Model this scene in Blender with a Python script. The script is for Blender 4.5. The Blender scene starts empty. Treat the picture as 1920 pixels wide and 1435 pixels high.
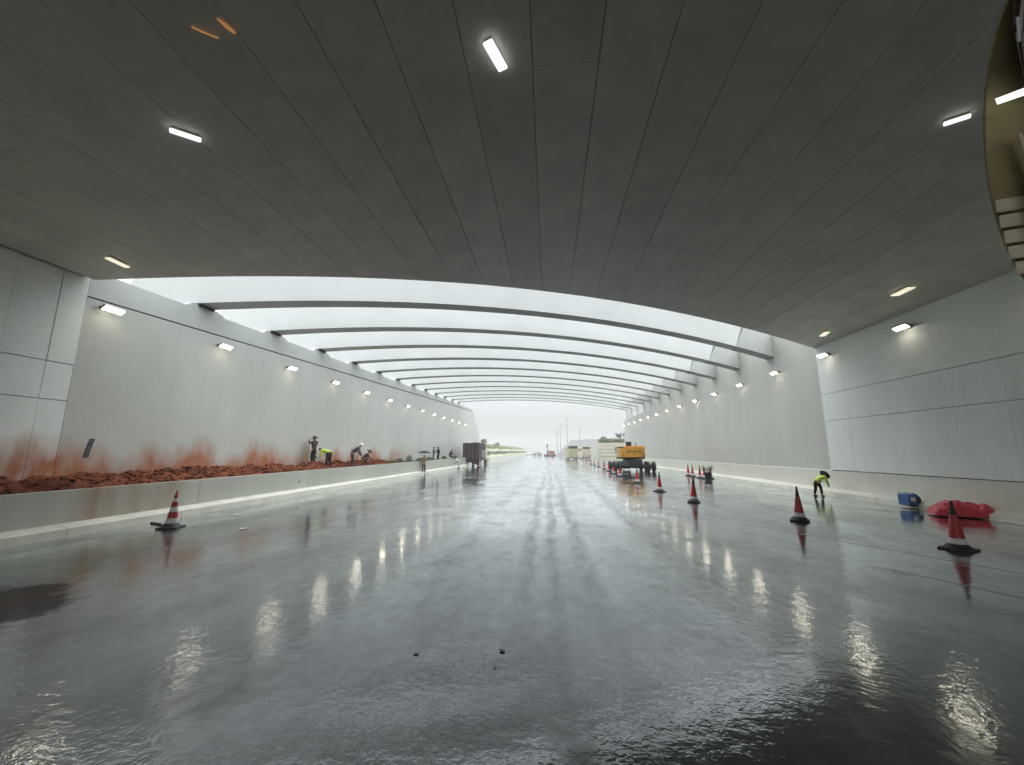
import bpy, bmesh, math, random
from mathutils import Vector, Matrix, noise
R = math.radians
random.seed(7)
scene = bpy.context.scene
col = scene.collection

# ------------------------------------------------------------------ camera
cam_d = bpy.data.cameras.new('camera')
cam = bpy.data.objects.new('camera', cam_d); col.objects.link(cam)
cam_d.sensor_width = 36; cam_d.lens = 750/1920*36
cam_d.clip_start = 0.05; cam_d.clip_end = 6000
cam.location = (0, 0, 2.0)
cam.rotation_euler = (R(90 + 9.8706), 0, R(5.2537))
scene.camera = cam

# ------------------------------------------------------------------ world (overcast: brighter towards the zenith)
world = bpy.data.worlds.new('World'); scene.world = world; world.use_nodes = True
nt = world.node_tree; nt.nodes.clear()
wo = nt.nodes.new('ShaderNodeOutputWorld')
bg1 = nt.nodes.new('ShaderNodeBackground'); bg2 = nt.nodes.new('ShaderNodeBackground')
add = nt.nodes.new('ShaderNodeAddShader')
tc = nt.nodes.new('ShaderNodeTexCoord'); sp = nt.nodes.new('ShaderNodeSeparateXYZ')
mr = nt.nodes.new('ShaderNodeMapRange')
nt.links.new(tc.outputs['Generated'], sp.inputs[0]); nt.links.new(sp.outputs['Z'], mr.inputs['Value'])
SKY_H, SKY_Z = 0.38, 4.4
mr.inputs['From Min'].default_value = 0; mr.inputs['From Max'].default_value = 1
mr.inputs['To Min'].default_value = SKY_H; mr.inputs['To Max'].default_value = SKY_Z
cn = nt.nodes.new('ShaderNodeTexNoise'); cn.inputs['Scale'].default_value = 2.2; cn.inputs['Detail'].default_value = 3
cm = nt.nodes.new('ShaderNodeMapRange'); cm.inputs['To Min'].default_value = 0.93; cm.inputs['To Max'].default_value = 1.07
mu = nt.nodes.new('ShaderNodeMath'); mu.operation = 'MULTIPLY'
nt.links.new(tc.outputs['Generated'], cn.inputs['Vector']); nt.links.new(cn.outputs['Fac'], cm.inputs['Value'])
nt.links.new(mr.outputs[0], mu.inputs[0]); nt.links.new(cm.outputs[0], mu.inputs[1])
bg1.inputs['Color'].default_value = (0.955, 1.0, 1.01, 1)
nt.links.new(mu.outputs[0], bg1.inputs['Strength'])
sky = nt.nodes.new('ShaderNodeTexSky'); sky.sky_type = 'NISHITA'; sky.sun_disc = False
sky.sun_elevation = R(58); sky.sun_rotation = R(20)
nt.links.new(sky.outputs[0], bg2.inputs['Color']); bg2.inputs['Strength'].default_value = 0.006
nt.links.new(bg1.outputs[0], add.inputs[0]); nt.links.new(bg2.outputs[0], add.inputs[1])
nt.links.new(add.outputs[0], wo.inputs['Surface'])
sun_d = bpy.data.lights.new('sun', 'SUN'); sun = bpy.data.objects.new('sun', sun_d); col.objects.link(sun)
sun_d.energy = 1.2; sun_d.angle = R(50); sun_d.color = (1, .97, .93)
sun.rotation_euler = (R(32), 0, R(160))
scene.view_settings.view_transform = 'Standard'; scene.view_settings.look = 'None'
scene.view_settings.gamma = 1; scene.view_settings.exposure = 0.0
scene.view_settings.use_curve_mapping = False
scene.render.engine = 'CYCLES'
scene.cycles.use_denoising = True
scene.cycles.max_bounces = 10; scene.cycles.diffuse_bounces = 7; scene.cycles.glossy_bounces = 4
scene.cycles.volume_bounces = 0
scene.cycles.sample_clamp_indirect = 6
scene.cycles.caustics_reflective = False

# ------------------------------------------------------------------ materials
def mat(name, color, rough=.6, var=.0, scale=3., bump=0., bscale=30., metal=0., spec=.5, emit=None, stretch=(1,1,1), streak=0.):
    m = bpy.data.materials.new(name); m.use_nodes = True
    n = m.node_tree; b = n.nodes['Principled BSDF']
    b.inputs['Base Color'].default_value = (*color, 1); b.inputs['Roughness'].default_value = rough
    b.inputs['Metallic'].default_value = metal; b.inputs['Specular IOR Level'].default_value = spec
    t = n.nodes.new('ShaderNodeTexCoord'); mp = n.nodes.new('ShaderNodeMapping')
    mp.inputs['Scale'].default_value = stretch
    n.links.new(t.outputs['Object'], mp.inputs[0])
    if var > 0:
        x = n.nodes.new('ShaderNodeTexNoise'); x.inputs['Scale'].default_value = scale; x.inputs['Detail'].default_value = 5
        x.inputs['Roughness'].default_value = .62
        n.links.new(mp.outputs[0], x.inputs['Vector'])
        r = n.nodes.new('ShaderNodeValToRGB')
        r.color_ramp.elements[0].position = .3; r.color_ramp.elements[1].position = .7
        r.color_ramp.elements[0].color = (*[c*(1-var) for c in color], 1)
        r.color_ramp.elements[1].color = (*[min(1, c*(1+var)) for c in color], 1)
        n.links.new(x.outputs['Fac'], r.inputs[0]); n.links.new(r.outputs[0], b.inputs['Base Color'])
        q = n.nodes.new('ShaderNodeMapRange'); q.inputs['To Min'].default_value = max(.03, rough-.12); q.inputs['To Max'].default_value = min(1, rough+.12)
        n.links.new(x.outputs['Fac'], q.inputs['Value']); n.links.new(q.outputs[0], b.inputs['Roughness'])
    if bump > 0:
        y = n.nodes.new('ShaderNodeTexNoise'); y.inputs['Scale'].default_value = bscale; y.inputs['Detail'].default_value = 4
        bp = n.nodes.new('ShaderNodeBump'); bp.inputs['Strength'].default_value = bump; bp.inputs['Distance'].default_value = .02
        n.links.new(t.outputs['Object'], y.inputs['Vector']); n.links.new(y.outputs['Fac'], bp.inputs['Height']); n.links.new(bp.outputs[0], b.inputs['Normal'])
    if emit:
        b.inputs['Emission Color'].default_value = (*emit[0], 1); b.inputs['Emission Strength'].default_value = emit[1]
    return m

def wall_mat(name, color, stain=0.0, stain_y=(0, 36), rough=.38, wash=None):
    """painted concrete: mottling, faint vertical water runs, red soil splashed on the foot of the wall"""
    m = bpy.data.materials.new(name); m.use_nodes = True; n = m.node_tree; L = n.links.new
    b = n.nodes['Principled BSDF']; b.inputs['Roughness'].default_value = rough
    t = n.nodes.new('ShaderNodeTexCoord')
    def nz(scale, st=(1,1,1), det=4):
        mp = n.nodes.new('ShaderNodeMapping'); mp.inputs['Scale'].default_value = st
        x = n.nodes.new('ShaderNodeTexNoise'); x.inputs['Scale'].default_value = scale; x.inputs['Detail'].default_value = det
        L(t.outputs['Object'], mp.inputs[0]); L(mp.outputs[0], x.inputs['Vector']); return x.outputs['Fac']
    def mrng(src, a, bb, c, d):
        q = n.nodes.new('ShaderNodeMapRange'); q.inputs['From Min'].default_value = a; q.inputs['From Max'].default_value = bb
        q.inputs['To Min'].default_value = c; q.inputs['To Max'].default_value = d; L(src, q.inputs['Value']); return q.outputs[0]
    def math_(op, a, bb):
        q = n.nodes.new('ShaderNodeMath'); q.operation = op
        for i, v in enumerate((a, bb)):
            if isinstance(v, (int, float)): q.inputs[i].default_value = v
            else: L(v, q.inputs[i])
        return q.outputs[0]
    big = mrng(nz(.35), .3, .7, .92, 1.05); run = mrng(nz(.8, (2.0, 2.0, .12), 3), .35, .75, 1.02, .96); fine = mrng(nz(9), .3, .7, .975, 1.02)
    k = math_('MULTIPLY', math_('MULTIPLY', big, run), fine)
    base = n.nodes.new('ShaderNodeVectorMath'); base.operation = 'SCALE'; base.inputs[0].default_value = color
    L(k, base.inputs['Scale']); out = base.outputs[0]
    s = n.nodes.new('ShaderNodeSeparateXYZ'); L(t.outputs['Object'], s.inputs[0])
    if stain > 0:
        zn = math_('ADD', s.outputs['Z'], mrng(nz(.60, (1, 1, .35), 5), .36, .64, .46, -.62))
        f = mrng(zn, 1.2, 2.15, 1.0, 0.0)
        f = math_('MULTIPLY', math_('POWER', f, 1.1), mrng(nz(2.6, (1, 1, .6), 6), .3, .7, .65, 1.15))
        f = math_('MULTIPLY', f, mrng(s.outputs['Y'], stain_y[1]-8, stain_y[1], 1, 0))
        f = math_('MULTIPLY', f, stain)
        mx = n.nodes.new('ShaderNodeMix'); mx.data_type = 'RGBA'
        L(f, mx.inputs['Factor']); L(out, mx.inputs['A']); mx.inputs['B'].default_value = (.40, .15, .075, 1); out = mx.outputs['Result']
    if wash:       # earth water that ran over the wall between two points along it
        f = math_('MULTIPLY', mrng(s.outputs['Y'], wash[0], wash[0]+1.2, 0, 1), mrng(s.outputs['Y'], wash[1]-.5, wash[1], 1, 0))
        f = math_('MULTIPLY', f, mrng(nz(1.6, (1, 1, .15), 5), .35, .68, .1, .75))
        mx = n.nodes.new('ShaderNodeMix'); mx.data_type = 'RGBA'
        L(f, mx.inputs['Factor']); L(out, mx.inputs['A']); mx.inputs['B'].default_value = (.30, .17, .085, 1); out = mx.outputs['Result']
    L(out, b.inputs['Base Color'])
    bp = n.nodes.new('ShaderNodeBump'); bp.inputs['Strength'].default_value = .12; bp.inputs['Distance'].default_value = .02
    L(nz(3.0, (1,1,1), 6), bp.inputs['Height']); L(bp.outputs[0], b.inputs['Normal'])
    return m

def road_mat():
    m = bpy.data.materials.new('wet_asphalt'); m.use_nodes = True; n = m.node_tree; L = n.links.new
    b = n.nodes['Principled BSDF']
    t = n.nodes.new('ShaderNodeTexCoord'); s = n.nodes.new('ShaderNodeSeparateXYZ'); L(t.outputs['Object'], s.inputs[0])
    def nz(scale, st=(1,1,1), det=4, rg=.55):
        mp = n.nodes.new('ShaderNodeMapping'); mp.inputs['Scale'].default_value = st
        x = n.nodes.new('ShaderNodeTexNoise'); x.inputs['Scale'].default_value = scale; x.inputs['Detail'].default_value = det; x.inputs['Roughness'].default_value = rg
        L(t.outputs['Object'], mp.inputs[0]); L(mp.outputs[0], x.inputs['Vector']); return x.outputs['Fac']
    def mrng(src, a, bb, c, d):
        q = n.nodes.new('ShaderNodeMapRange'); q.inputs['From Min'].default_value = a; q.inputs['From Max'].default_value = bb
        q.inputs['To Min'].default_value = c; q.inputs['To Max'].default_value = d; L(src, q.inputs['Value']); return q.outputs[0]
    def M(op, a, bb=0.):
        q = n.nodes.new('ShaderNodeMath'); q.operation = op
        for i, v in enumerate((a, bb)):
            if isinstance(v, (int, float)): q.inputs[i].default_value = v
            else: L(v, q.inputs[i])
        return q.outputs[0]
    # wheel tracks: strips where tyres pressed the water film away
    wob = mrng(nz(.25, (1, .35, 1), 2), .3, .7, -.22, .22)
    xw = M('ADD', s.outputs['X'], wob)
    tr = None
    for x0, w, a in ((-.50, .15, .75), (.02, .13, .8), (.62, .16, .75), (2.35, .22, .55), (-1.9, .2, .35)):
        d = M('ABSOLUTE', M('SUBTRACT', xw, x0)); f = M('MULTIPLY', mrng(d, w*.4, w*1.4, 1, 0), a)
        tr = f if tr is None else M('MAXIMUM', tr, f)
    tr = M('MULTIPLY', tr, mrng(nz(3.2, (1.6, .35, 1), 5, .65), .36, .62, .2, 1.0))
    tr = M('MULTIPLY', tr, mrng(s.outputs['Y'], 4, 9, .15, 1))
    # colour
    cr = n.nodes.new('ShaderNodeValToRGB'); cr.color_ramp.elements[0].position = .35; cr.color_ramp.elements[1].position = .68
    cr.color_ramp.elements[0].color = (.022, .026, .030, 1); cr.color_ramp.elements[1].color = (.055, .062, .068, 1)
    L(nz(.6, (1, .5, 1), 6, .6), cr.inputs[0]); # wet film: patches smoother, patches rougher
    film = mrng(nz(.33, (1, .55, 1), 5, .6), .32, .68, 0, 1)
        # two long scuff marks on the right
    for cx, cy, ylo, yhi in ((5.73, 8.13, 5.2, 8.3), (6.6, 10.2, 7.5, 11.5)):
        d = M('ABSOLUTE', M('ADD', M('MULTIPLY', M('SUBTRACT', s.outputs['X'], cx), .885), M('MULTIPLY', M('SUBTRACT', s.outputs['Y'], cy), .466)))
        f = M('MULTIPLY', mrng(d, .02, .07, .8, 0), M('MULTIPLY', mrng(s.outputs['Y'], ylo, ylo+.5, 0, 1), mrng(s.outputs['Y'], yhi-.5, yhi, 1, 0)))
        tr = M('MAXIMUM', tr, f)
    dry = mrng(nz(.8, (1, .6, 1), 6, .62), .53, .72, 0, 1)
    ro = M('ADD', M('ADD', mrng(film, 0, 1, .05, .12), M('MULTIPLY', tr, .16)), M('MULTIPLY', dry, .24))
    film_k = M('MULTIPLY', mrng(tr, 0, 1, 1.05, .55), mrng(dry, 0, 1, 1, .66))
    film_k = M('MULTIPLY', film_k, M('MULTIPLY', mrng(nz(6, (1, .6, 1), 6, .7), .35, .68, 1.07, .88), mrng(nz(.9, (1, .45, 1), 6, .65), .36, .66, 1.10, .84)))
    # dark, less reflective patch by the left side of the road
    ex = M('MULTIPLY', M('SUBTRACT', s.outputs['X'], -7.9), .55); ey = M('MULTIPLY', M('SUBTRACT', s.outputs['Y'], 4.6), .8)
    er = M('ADD', M('ADD', M('MULTIPLY', ex, ex), M('MULTIPLY', ey, ey)), mrng(nz(1.4, (1, 1, 1), 5, .6), .3, .7, -.5, .5))
    film_k = M('MULTIPLY', film_k, mrng(er, .75, 1.15, .30, 1))
    # ripples and grain
    h1 = M('MULTIPLY', nz(8, (1, 1, 1), 3), 1.1)
    h2 = M('MULTIPLY', nz(26, (1, 1, 1), 2), .40)
    h3 = M('MULTIPLY', nz(1.1, (1, .7, 1), 3), 1.3)
    h4 = M('MULTIPLY', nz(2.4, (.5, 2.0, 1), 3), .7)
    h = M('ADD', M('ADD', h1, h2), M('ADD', h3, h4))
    bp = n.nodes.new('ShaderNodeBump'); bp.inputs['Distance'].default_value = .0115
    rip = mrng(nz(.22, (1, .8, 1), 4, .6), .42, .66, 0, 1)
    L(M('ADD', mrng(film, 0, 1, .10, .22), M('MULTIPLY', rip, .26)), bp.inputs['Strength'])
    L(h, bp.inputs['Height'])
    df = n.nodes.new('ShaderNodeBsdfDiffuse'); gl = n.nodes.new('ShaderNodeBsdfGlossy'); mx = n.nodes.new('ShaderNodeMixShader'); lwt = n.nodes.new('ShaderNodeLayerWeight')
    lwt.inputs['Blend'].default_value = .5
    L(cr.outputs[0], df.inputs['Color']); L(bp.outputs[0], df.inputs['Normal']); L(bp.outputs[0], gl.inputs['Normal']); L(ro, gl.inputs['Roughness'])
    gl.inputs['Color'].default_value = (.95, .98, 1, 1)
    fac = M('MULTIPLY', M('ADD', M('MULTIPLY', M('POWER', lwt.outputs['Facing'], 3.1), 1.16), .012), film_k)
    L(M('MINIMUM', fac, 1.0), mx.inputs['Fac']); L(df.outputs[0], mx.inputs[1]); L(gl.outputs[0], mx.inputs[2])
    L(mx.outputs[0], n.nodes['Material Output'].inputs['Surface']); n.nodes.remove(b)
    return m

M = {}
M['road'] = road_mat()
M['wall_l'] = wall_mat('left_wall_concrete', (.56, .575, .54), stain=1.0, stain_y=(0, 40))
M['wall_r'] = wall_mat('right_wall_concrete', (.54, .54, .505))
M['coping'] = wall_mat('coping_concrete', (.53, .555, .555))
M['panel_l'] = wall_mat('left_cladding', (.86, .90, .87), stain=.95, stain_y=(0, 60), rough=.3)
M['panel_r'] = wall_mat('right_cladding', (.86, .90, .87), rough=.3)
M['barrier'] = wall_mat('barrier_concrete', (.70, .70, .62))
M['planter'] = wall_mat('planter_concrete', (.50, .51, .45), wash=(8.6, 12.4))
M['kerb'] = mat('kerb_concrete', (.62, .62, .54), .5, .12, 2.5, .2, 20)
M['ceil'] = mat('ceiling_panel', (.76, .74, .68), .5, .10, 1.2, .03, 6)
M['ceil2'] = mat('ceiling_panel_dull', (.72, .71, .65), .55, .10, 1.0, .03, 6)
M['dark'] = mat('joint_dark', (.06, .06, .06), .9)
M['beam'] = mat('beam_paint', (.68, .70, .70), .6, .05, .5, .1, 10)
M['beam_end'] = mat('beam_end_concrete', (.50, .52, .50), .6, .08, .8, .1, 10)
M['soil'] = mat('red_soil', (.150, .050, .028), .88, .62, 1.9, 1.0, 9, spec=.15, stretch=(1, .35, 1))
M['soil_dark'] = mat('dark_soil', (.05, .035, .022), .9, .4, 3, .6, 14)
M['lamp_body'] = mat('lamp_housing', (.25, .26, .26), .4, metal=.6)
M['lamp'] = mat('lamp_glass', (.9, .9, .85), .3, emit=((1, .92, .72), 22))
M['tube'] = mat('reflected_tube_glow', (.9, .9, .9), .3, emit=((.93, 1, 1), 1.8))  # glow standing in for bus interior tubes reflected in glass
M['ghost_dim'] = mat('ghost_lamp_glow', (.8, .8, .75), .3, emit=((1, .93, .70), .85))  # weaker glow for windscreen ghosts of the wall lamps
M['amber'] = mat('amber_reflection_glow', (.3, .12, .03), .3, emit=((1, .45, .15), .32))  # glow standing in for orange reflections on the windscreen
M['grey_metal'] = mat('grey_metal', (.3, .3, .3), .35, metal=.7)
M['black'] = mat('black_rubber', (.018, .018, .018), .6, .3, 20, .1, 30)
M['cone_red'] = mat('cone_red', (.42, .025, .03), .4, .15, 8)
M['cone_white'] = mat('cone_white', (.75, .70, .68), .35, .08, 10)
M['ground'] = mat('ground', (.16, .17, .11), .95, .3, .05, 0)
M['yellow'] = mat('machine_yellow', (.62, .30, .04), .42, .18, 2.0, .05, 8)
M['cream'] = mat('cream_paint', (.62, .58, .44), .5, .1, 2)
M['truck_brown'] = mat('truck_box_brown', (.05, .032, .028), .6, .35, 1.2, .2, 6)
M['truck_grey'] = mat('truck_side_grey', (.22, .21, .2), .6, .3, 2)
M['chassis_green'] = mat('chassis_green', (.045, .07, .055), .5, .25, 3)
M['glass'] = mat('dark_glass', (.02, .025, .03), .08)
M['red_light'] = mat('tail_light', (.35, .02, .02), .3)
M['silver'] = mat('silver_paint', (.45, .46, .46), .3, .05, 2, metal=.3)
M['car_dark'] = mat('car_dark', (.07, .08, .09), .25, .05, 2)
M['car_red'] = mat('car_red', (.40, .05, .05), .35, .05, 2)
M['coach'] = mat('coach_olive', (.40, .37, .23), .45, .15, 1.5)
M['coach2'] = mat('coach_cream', (.55, .50, .36), .45, .15, 1.5)
M['skin'] = mat('skin', (.33, .18, .11), .6)
M['hair'] = mat('hair', (.02, .015, .012), .6)
M['hivis'] = mat('hi_vis_cloth', (.52, .72, .05), .7, .12, 8, .3, 20)
M['reflect'] = mat('reflective_tape', (.7, .7, .68), .3)
M['brown_cloth'] = mat('brown_cloth', (.11, .07, .065), .85, .3, 12, .3, 25)
M['grey_cloth'] = mat('grey_cloth', (.11, .10, .115), .85, .25, 12, .3, 25)
M['black_cloth'] = mat('black_cloth', (.018, .016, .018), .85, .3, 12, .3, 25)
M['navy_cloth'] = mat('navy_cloth', (.03, .035, .05), .85, .3, 12, .3, 25)
M['beige_cloth'] = mat('beige_cloth', (.42, .36, .25), .85, .2, 12, .3, 25)
M['pale_cloth'] = mat('pale_cloth', (.55, .57, .55), .85, .2, 12, .3, 25)
M['straw'] = mat('straw', (.55, .46, .28), .8, .2, 25)
M['straw_dark'] = mat('dark_hat', (.06, .045, .04), .8, .2, 25)
M['white_plastic'] = mat('white_plastic', (.75, .75, .72), .35)
M['wood'] = mat('wood', (.16, .13, .09), .7, .3, 6)
M['steel'] = mat('steel_tool', (.25, .25, .25), .4, metal=.8)
M['blue'] = mat('blue_plastic', (.045, .14, .36), .45, .25, 6)
M['tarp'] = mat('red_tarp', (.55, .045, .07), .45, .2, 2.5, .6, 5)
M['leaf'] = mat('leaf_green', (.07, .13, .035), .6, .4, 4)
M['leaf2'] = mat('leaf_yellow_green', (.19, .23, .09), .6, .35, 1)
M['leaf3'] = mat('leaf_grey_green', (.10, .13, .09), .7, .4, 4)
M['bark'] = mat('bark', (.10, .08, .06), .9, .3, 8)
M['terrace'] = mat('terrace_concrete', (.50, .48, .40), .8, .12, .4)
M['terrace_joint'] = mat('terrace_ledge', (.22, .22, .17), .9, .3, .5)
M['retain'] = mat('retaining_concrete', (.52, .52, .50), .8, .08, .3)
M['bank'] = mat('bank_planting', (.34, .34, .22), .95, .5, .5)
M['tan'] = mat('mirror_tan', (.24, .19, .09), .85, .2, 6, .1, 20)
M['brown_gloss'] = mat('brown_gloss', (.035, .018, .010), .15)
M['pleat'] = mat('pleated_beige', (.50, .43, .33), .7, .1, 12, .2, 30)
M['paper'] = mat('wet_paper', (.6, .6, .62), .5)

# ------------------------------------------------------------------ geometry helpers
class MB:
    def __init__(s): s.bm = bmesh.new()
    def box(s, c, d, rot=None, bev=0.):
        r = bmesh.ops.create_cube(s.bm, size=1.0)
        vs = r['verts']
        for v in vs: v.co = Vector((v.co.x*d[0], v.co.y*d[1], v.co.z*d[2]))
        if bev > 0:
            es = list({e for v in vs for e in v.link_edges})
            q = bmesh.ops.bevel(s.bm, geom=es, offset=bev, segments=2, affect='EDGES', profile=.6)
            vs = list({v for f in q['faces'] for v in f.verts} | {v for v in vs if v.is_valid})
        Mx = Matrix.Translation(c) @ (rot.to_4x4() if rot else Matrix.Identity(4))
        for v in vs: v.co = Mx @ v.co
        return s
    def tube(s, p0, p1, r0, r1=None, n=8, cap=True):
        p0, p1 = Vector(p0), Vector(p1); r1 = r0 if r1 is None else r1
        d = (p1-p0)
        if d.length < 1e-6: return s
        q = d.to_track_quat('Z', 'Y')
        A = [s.bm.verts.new(p0 + q @ Vector((r0*math.cos(2*math.pi*i/n), r0*math.sin(2*math.pi*i/n), 0))) for i in range(n)]
        B = [s.bm.verts.new(p1 + q @ Vector((r1*math.cos(2*math.pi*i/n), r1*math.sin(2*math.pi*i/n), 0))) for i in range(n)]
        for i in range(n): s.bm.faces.new((A[i], A[(i+1) % n], B[(i+1) % n], B[i]))
        if cap: s.bm.faces.new(A[::-1]); s.bm.faces.new(B)
        return s
    def path(s, pts, r, n=6):
        for a, b in zip(pts, pts[1:]): s.tube(a, b, r if not isinstance(r, list) else r[0], None, n)
        return s
    def lathe(s, prof, n=16, c=(0, 0, 0), cap=True, rot=None):
        rings = []
        for (r, z) in prof:
            ring = []
            for i in range(n):
                v = Vector((r*math.cos(2*math.pi*i/n), r*math.sin(2*math.pi*i/n), z))
                if rot: v = rot @ v
                ring.append(s.bm.verts.new(v + Vector(c)))
            rings.append(ring)
        for a, b in zip(rings, rings[1:]):
            for i in range(n): s.bm.faces.new((a[i], a[(i+1) % n], b[(i+1) % n], b[i]))
        if cap: s.bm.faces.new(rings[0][::-1]); s.bm.faces.new(rings[-1])
        return s
    def ball(s, c, rad, n=10, m=7, rot=None):
        if isinstance(rad, (int, float)): rad = (rad,)*3
        c = Vector(c); f = s.bm.faces.new; nv = s.bm.verts.new
        def P(th, ph):
            w = Vector((math.sin(th)*math.cos(ph)*rad[0], math.sin(th)*math.sin(ph)*rad[1], math.cos(th)*rad[2]))
            if rot: w = rot @ w
            return nv(w+c)
        T = P(0, 0); B = P(math.pi, 0)
        rg = [[P(math.pi*j/m, 2*math.pi*i/n) for i in range(n)] for j in range(1, m)]
        for i in range(n): f((T, rg[0][i], rg[0][(i+1) % n])); f((B, rg[-1][(i+1) % n], rg[-1][i]))
        for a_, b_ in zip(rg, rg[1:]):
            for i in range(n): f((a_[i], b_[i], b_[(i+1) % n], a_[(i+1) % n]))
        return s
    def prism(s, poly, axis, a, b):
        """poly: 2D points; axis 'x': (y,z), 'y': (x,z), 'z': (x,y); extruded from a to b"""
        def P(u, v, w): return {'x': (w, u, v), 'y': (u, w, v), 'z': (u, v, w)}[axis]
        A = [s.bm.verts.new(P(u, v, a)) for u, v in poly]; B = [s.bm.verts.new(P(u, v, b)) for u, v in poly]
        n = len(poly)
        for i in range(n): s.bm.faces.new((A[i], A[(i+1) % n], B[(i+1) % n], B[i]))
        s.bm.faces.new(A[::-1]); s.bm.faces.new(B); return s
    def quad(s, pts):
        s.bm.faces.new([s.bm.verts.new(p) for p in pts]); return s
    def sheet(s, fn, us, vs):
        g = [[s.bm.verts.new(fn(u, v)) for v in vs] for u in us]
        for i in range(len(us)-1):
            for j in range(len(vs)-1): s.bm.faces.new((g[i][j], g[i+1][j], g[i+1][j+1], g[i][j+1]))
        return s
    def mesh(s, name, smooth=False):
        bmesh.ops.recalc_face_normals(s.bm, faces=s.bm.faces)
        me = bpy.data.meshes.new(name); s.bm.to_mesh(me); s.bm.free()
        if smooth:
            for p in me.polygons: p.use_smooth = True
        return me
    def build(s, name, m, parent=None, smooth=False, loc=None):
        me = s.mesh(name, smooth); me.materials.append(m)
        return link(name, me, parent, loc)
def link(name, me, parent=None, loc=None):
    o = bpy.data.objects.new(name, me); col.objects.link(o)
    if parent: o.parent = parent
    if loc: o.location = loc
    if me is not None and any(p.use_smooth for p in me.polygons):
        try: me.set_sharp_from_angle(angle=R(40))
        except Exception: pass
    return o
def tag(o, label=None, cat=None, group=None, kind=None):
    if label: o['label'] = label
    if cat: o['category'] = cat
    if group: o['group'] = group
    if kind: o['kind'] = kind
    return o
def thing(name, loc, rz=0, label=None, cat=None, group=None):
    o = bpy.data.objects.new(name, None); col.objects.link(o); o.location = loc; o.rotation_euler = (0, 0, rz)
    o.empty_display_size = .3
    return tag(o, label, cat, group)
def copy_tree(o, parent=None):
    c = o.copy(); col.objects.link(c); c.parent = parent
    for ch in list(o.children): copy_tree(ch, c)
    return c
def rotz(a): return Matrix.Rotation(a, 3, 'Z')

WL, WR = -13.8, 13.6
def portal_y(x): return 10.2 + (x-WL)*.3978
def ceil_z(x): return 8.53 - 1.38*(x/13.7)**2

# ------------------------------------------------------------------ setting
g = MB().quad([(-3000, -1500, -.06), (3000, -1500, -.06), (3000, 4500, -.06), (-3000, 4500, -.06)]).build('ground', M['ground']); tag(g, kind='structure')
def road_fn(u, v): return (u, v, 0)
ys = [-60 + i*4 for i in range(60)] + [200, 260, 400, 700, 1200]
rd = MB().sheet(road_fn, [-13.75, -6, 0, 6, 13.55], ys).build('road', M['road']); tag(rd, kind='structure')

# tunnel ceiling: longitudinal panels on a curved vault
ce = MB()
NX = 24
xs = [WL-.6 + i*(WR-WL+1.2)/NX for i in range(NX+1)]
bot = [[(x, -12, ceil_z(max(WL, min(WR, x)))+.10) for x in xs], [(x, portal_y(x)-.05, ceil_z(max(WL, min(WR, x)))+.10) for x in xs]]
top = [[(x, y, z+1.0) for (x, y, z) in r] for r in bot]
for r in (bot, top):
    A = [ce.bm.verts.new(p) for p in r[0]]; B = [ce.bm.verts.new(p) for p in r[1]]
    for i in range(NX): ce.bm.faces.new((A[i], A[i+1], B[i+1], B[i]))
for k in (0, 1):
    A = [ce.bm.verts.new(p) for p in bot[k]]; B = [ce.bm.verts.new(p) for p in top[k]]
    for i in range(NX): ce.bm.faces.new((A[i], A[i+1], B[i+1], B[i]))
ceiling = ce.build('ceiling', M['dark']); tag(ceiling, kind='structure')
W = 1.125
x0 = .94 - W*13
k = 0
segs = (-12, .4, 5.85, 12.2, None)
for i in range(26):
    xa, xb = max(WL+.01, x0+i*W), min(WR-.01, x0+(i+1)*W)
    if xb-xa < .1: continue
    gap = .0055 + random.random()*.004
    a, b = xa+gap, xb-gap
    for j in range(4):
        ya = segs[j]; yb = segs[j+1]
        ends = (portal_y(a), portal_y(b))
        if yb is None or yb > min(ends): y1 = ends
        else: y1 = (yb-.0012, yb-.0012)
        if ya >= min(y1)-.3: continue
        last = yb is None or yb > min(ends)
        if last is False and min(ends)-yb < .8: y1 = ends; last = True
        dz = random.uniform(-.0015, .0015)
        m = MB(); n = 3
        xx = [a+(b-a)*t/n for t in range(n+1)]; yy = [y1[0]+(y1[1]-y1[0])*t/n for t in range(n+1)]
        lo = [m.bm.verts.new((x, ya, ceil_z(x)+dz)) for x in xx]; hi = [m.bm.verts.new((x, y, ceil_z(x)+dz)) for x, y in zip(xx, yy)]
        lo2 = [m.bm.verts.new((x, ya, ceil_z(x)+.06)) for x in xx]; hi2 = [m.bm.verts.new((x, y, ceil_z(x)+.06)) for x, y in zip(xx, yy)]
        for t in range(n): m.bm.faces.new((lo[t], lo[t+1], hi[t+1], hi[t])); m.bm.faces.new((hi[t], hi[t+1], hi2[t+1], hi2[t]))
        m.bm.faces.new((lo[0], hi[0], hi2[0], lo2[0])); m.bm.faces.new((lo[n], hi[n], hi2[n], lo2[n]))
        m.build('ceiling_panel', M['ceil'] if random.random() < .75 else M['ceil2'], ceiling)
        if last: break

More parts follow.
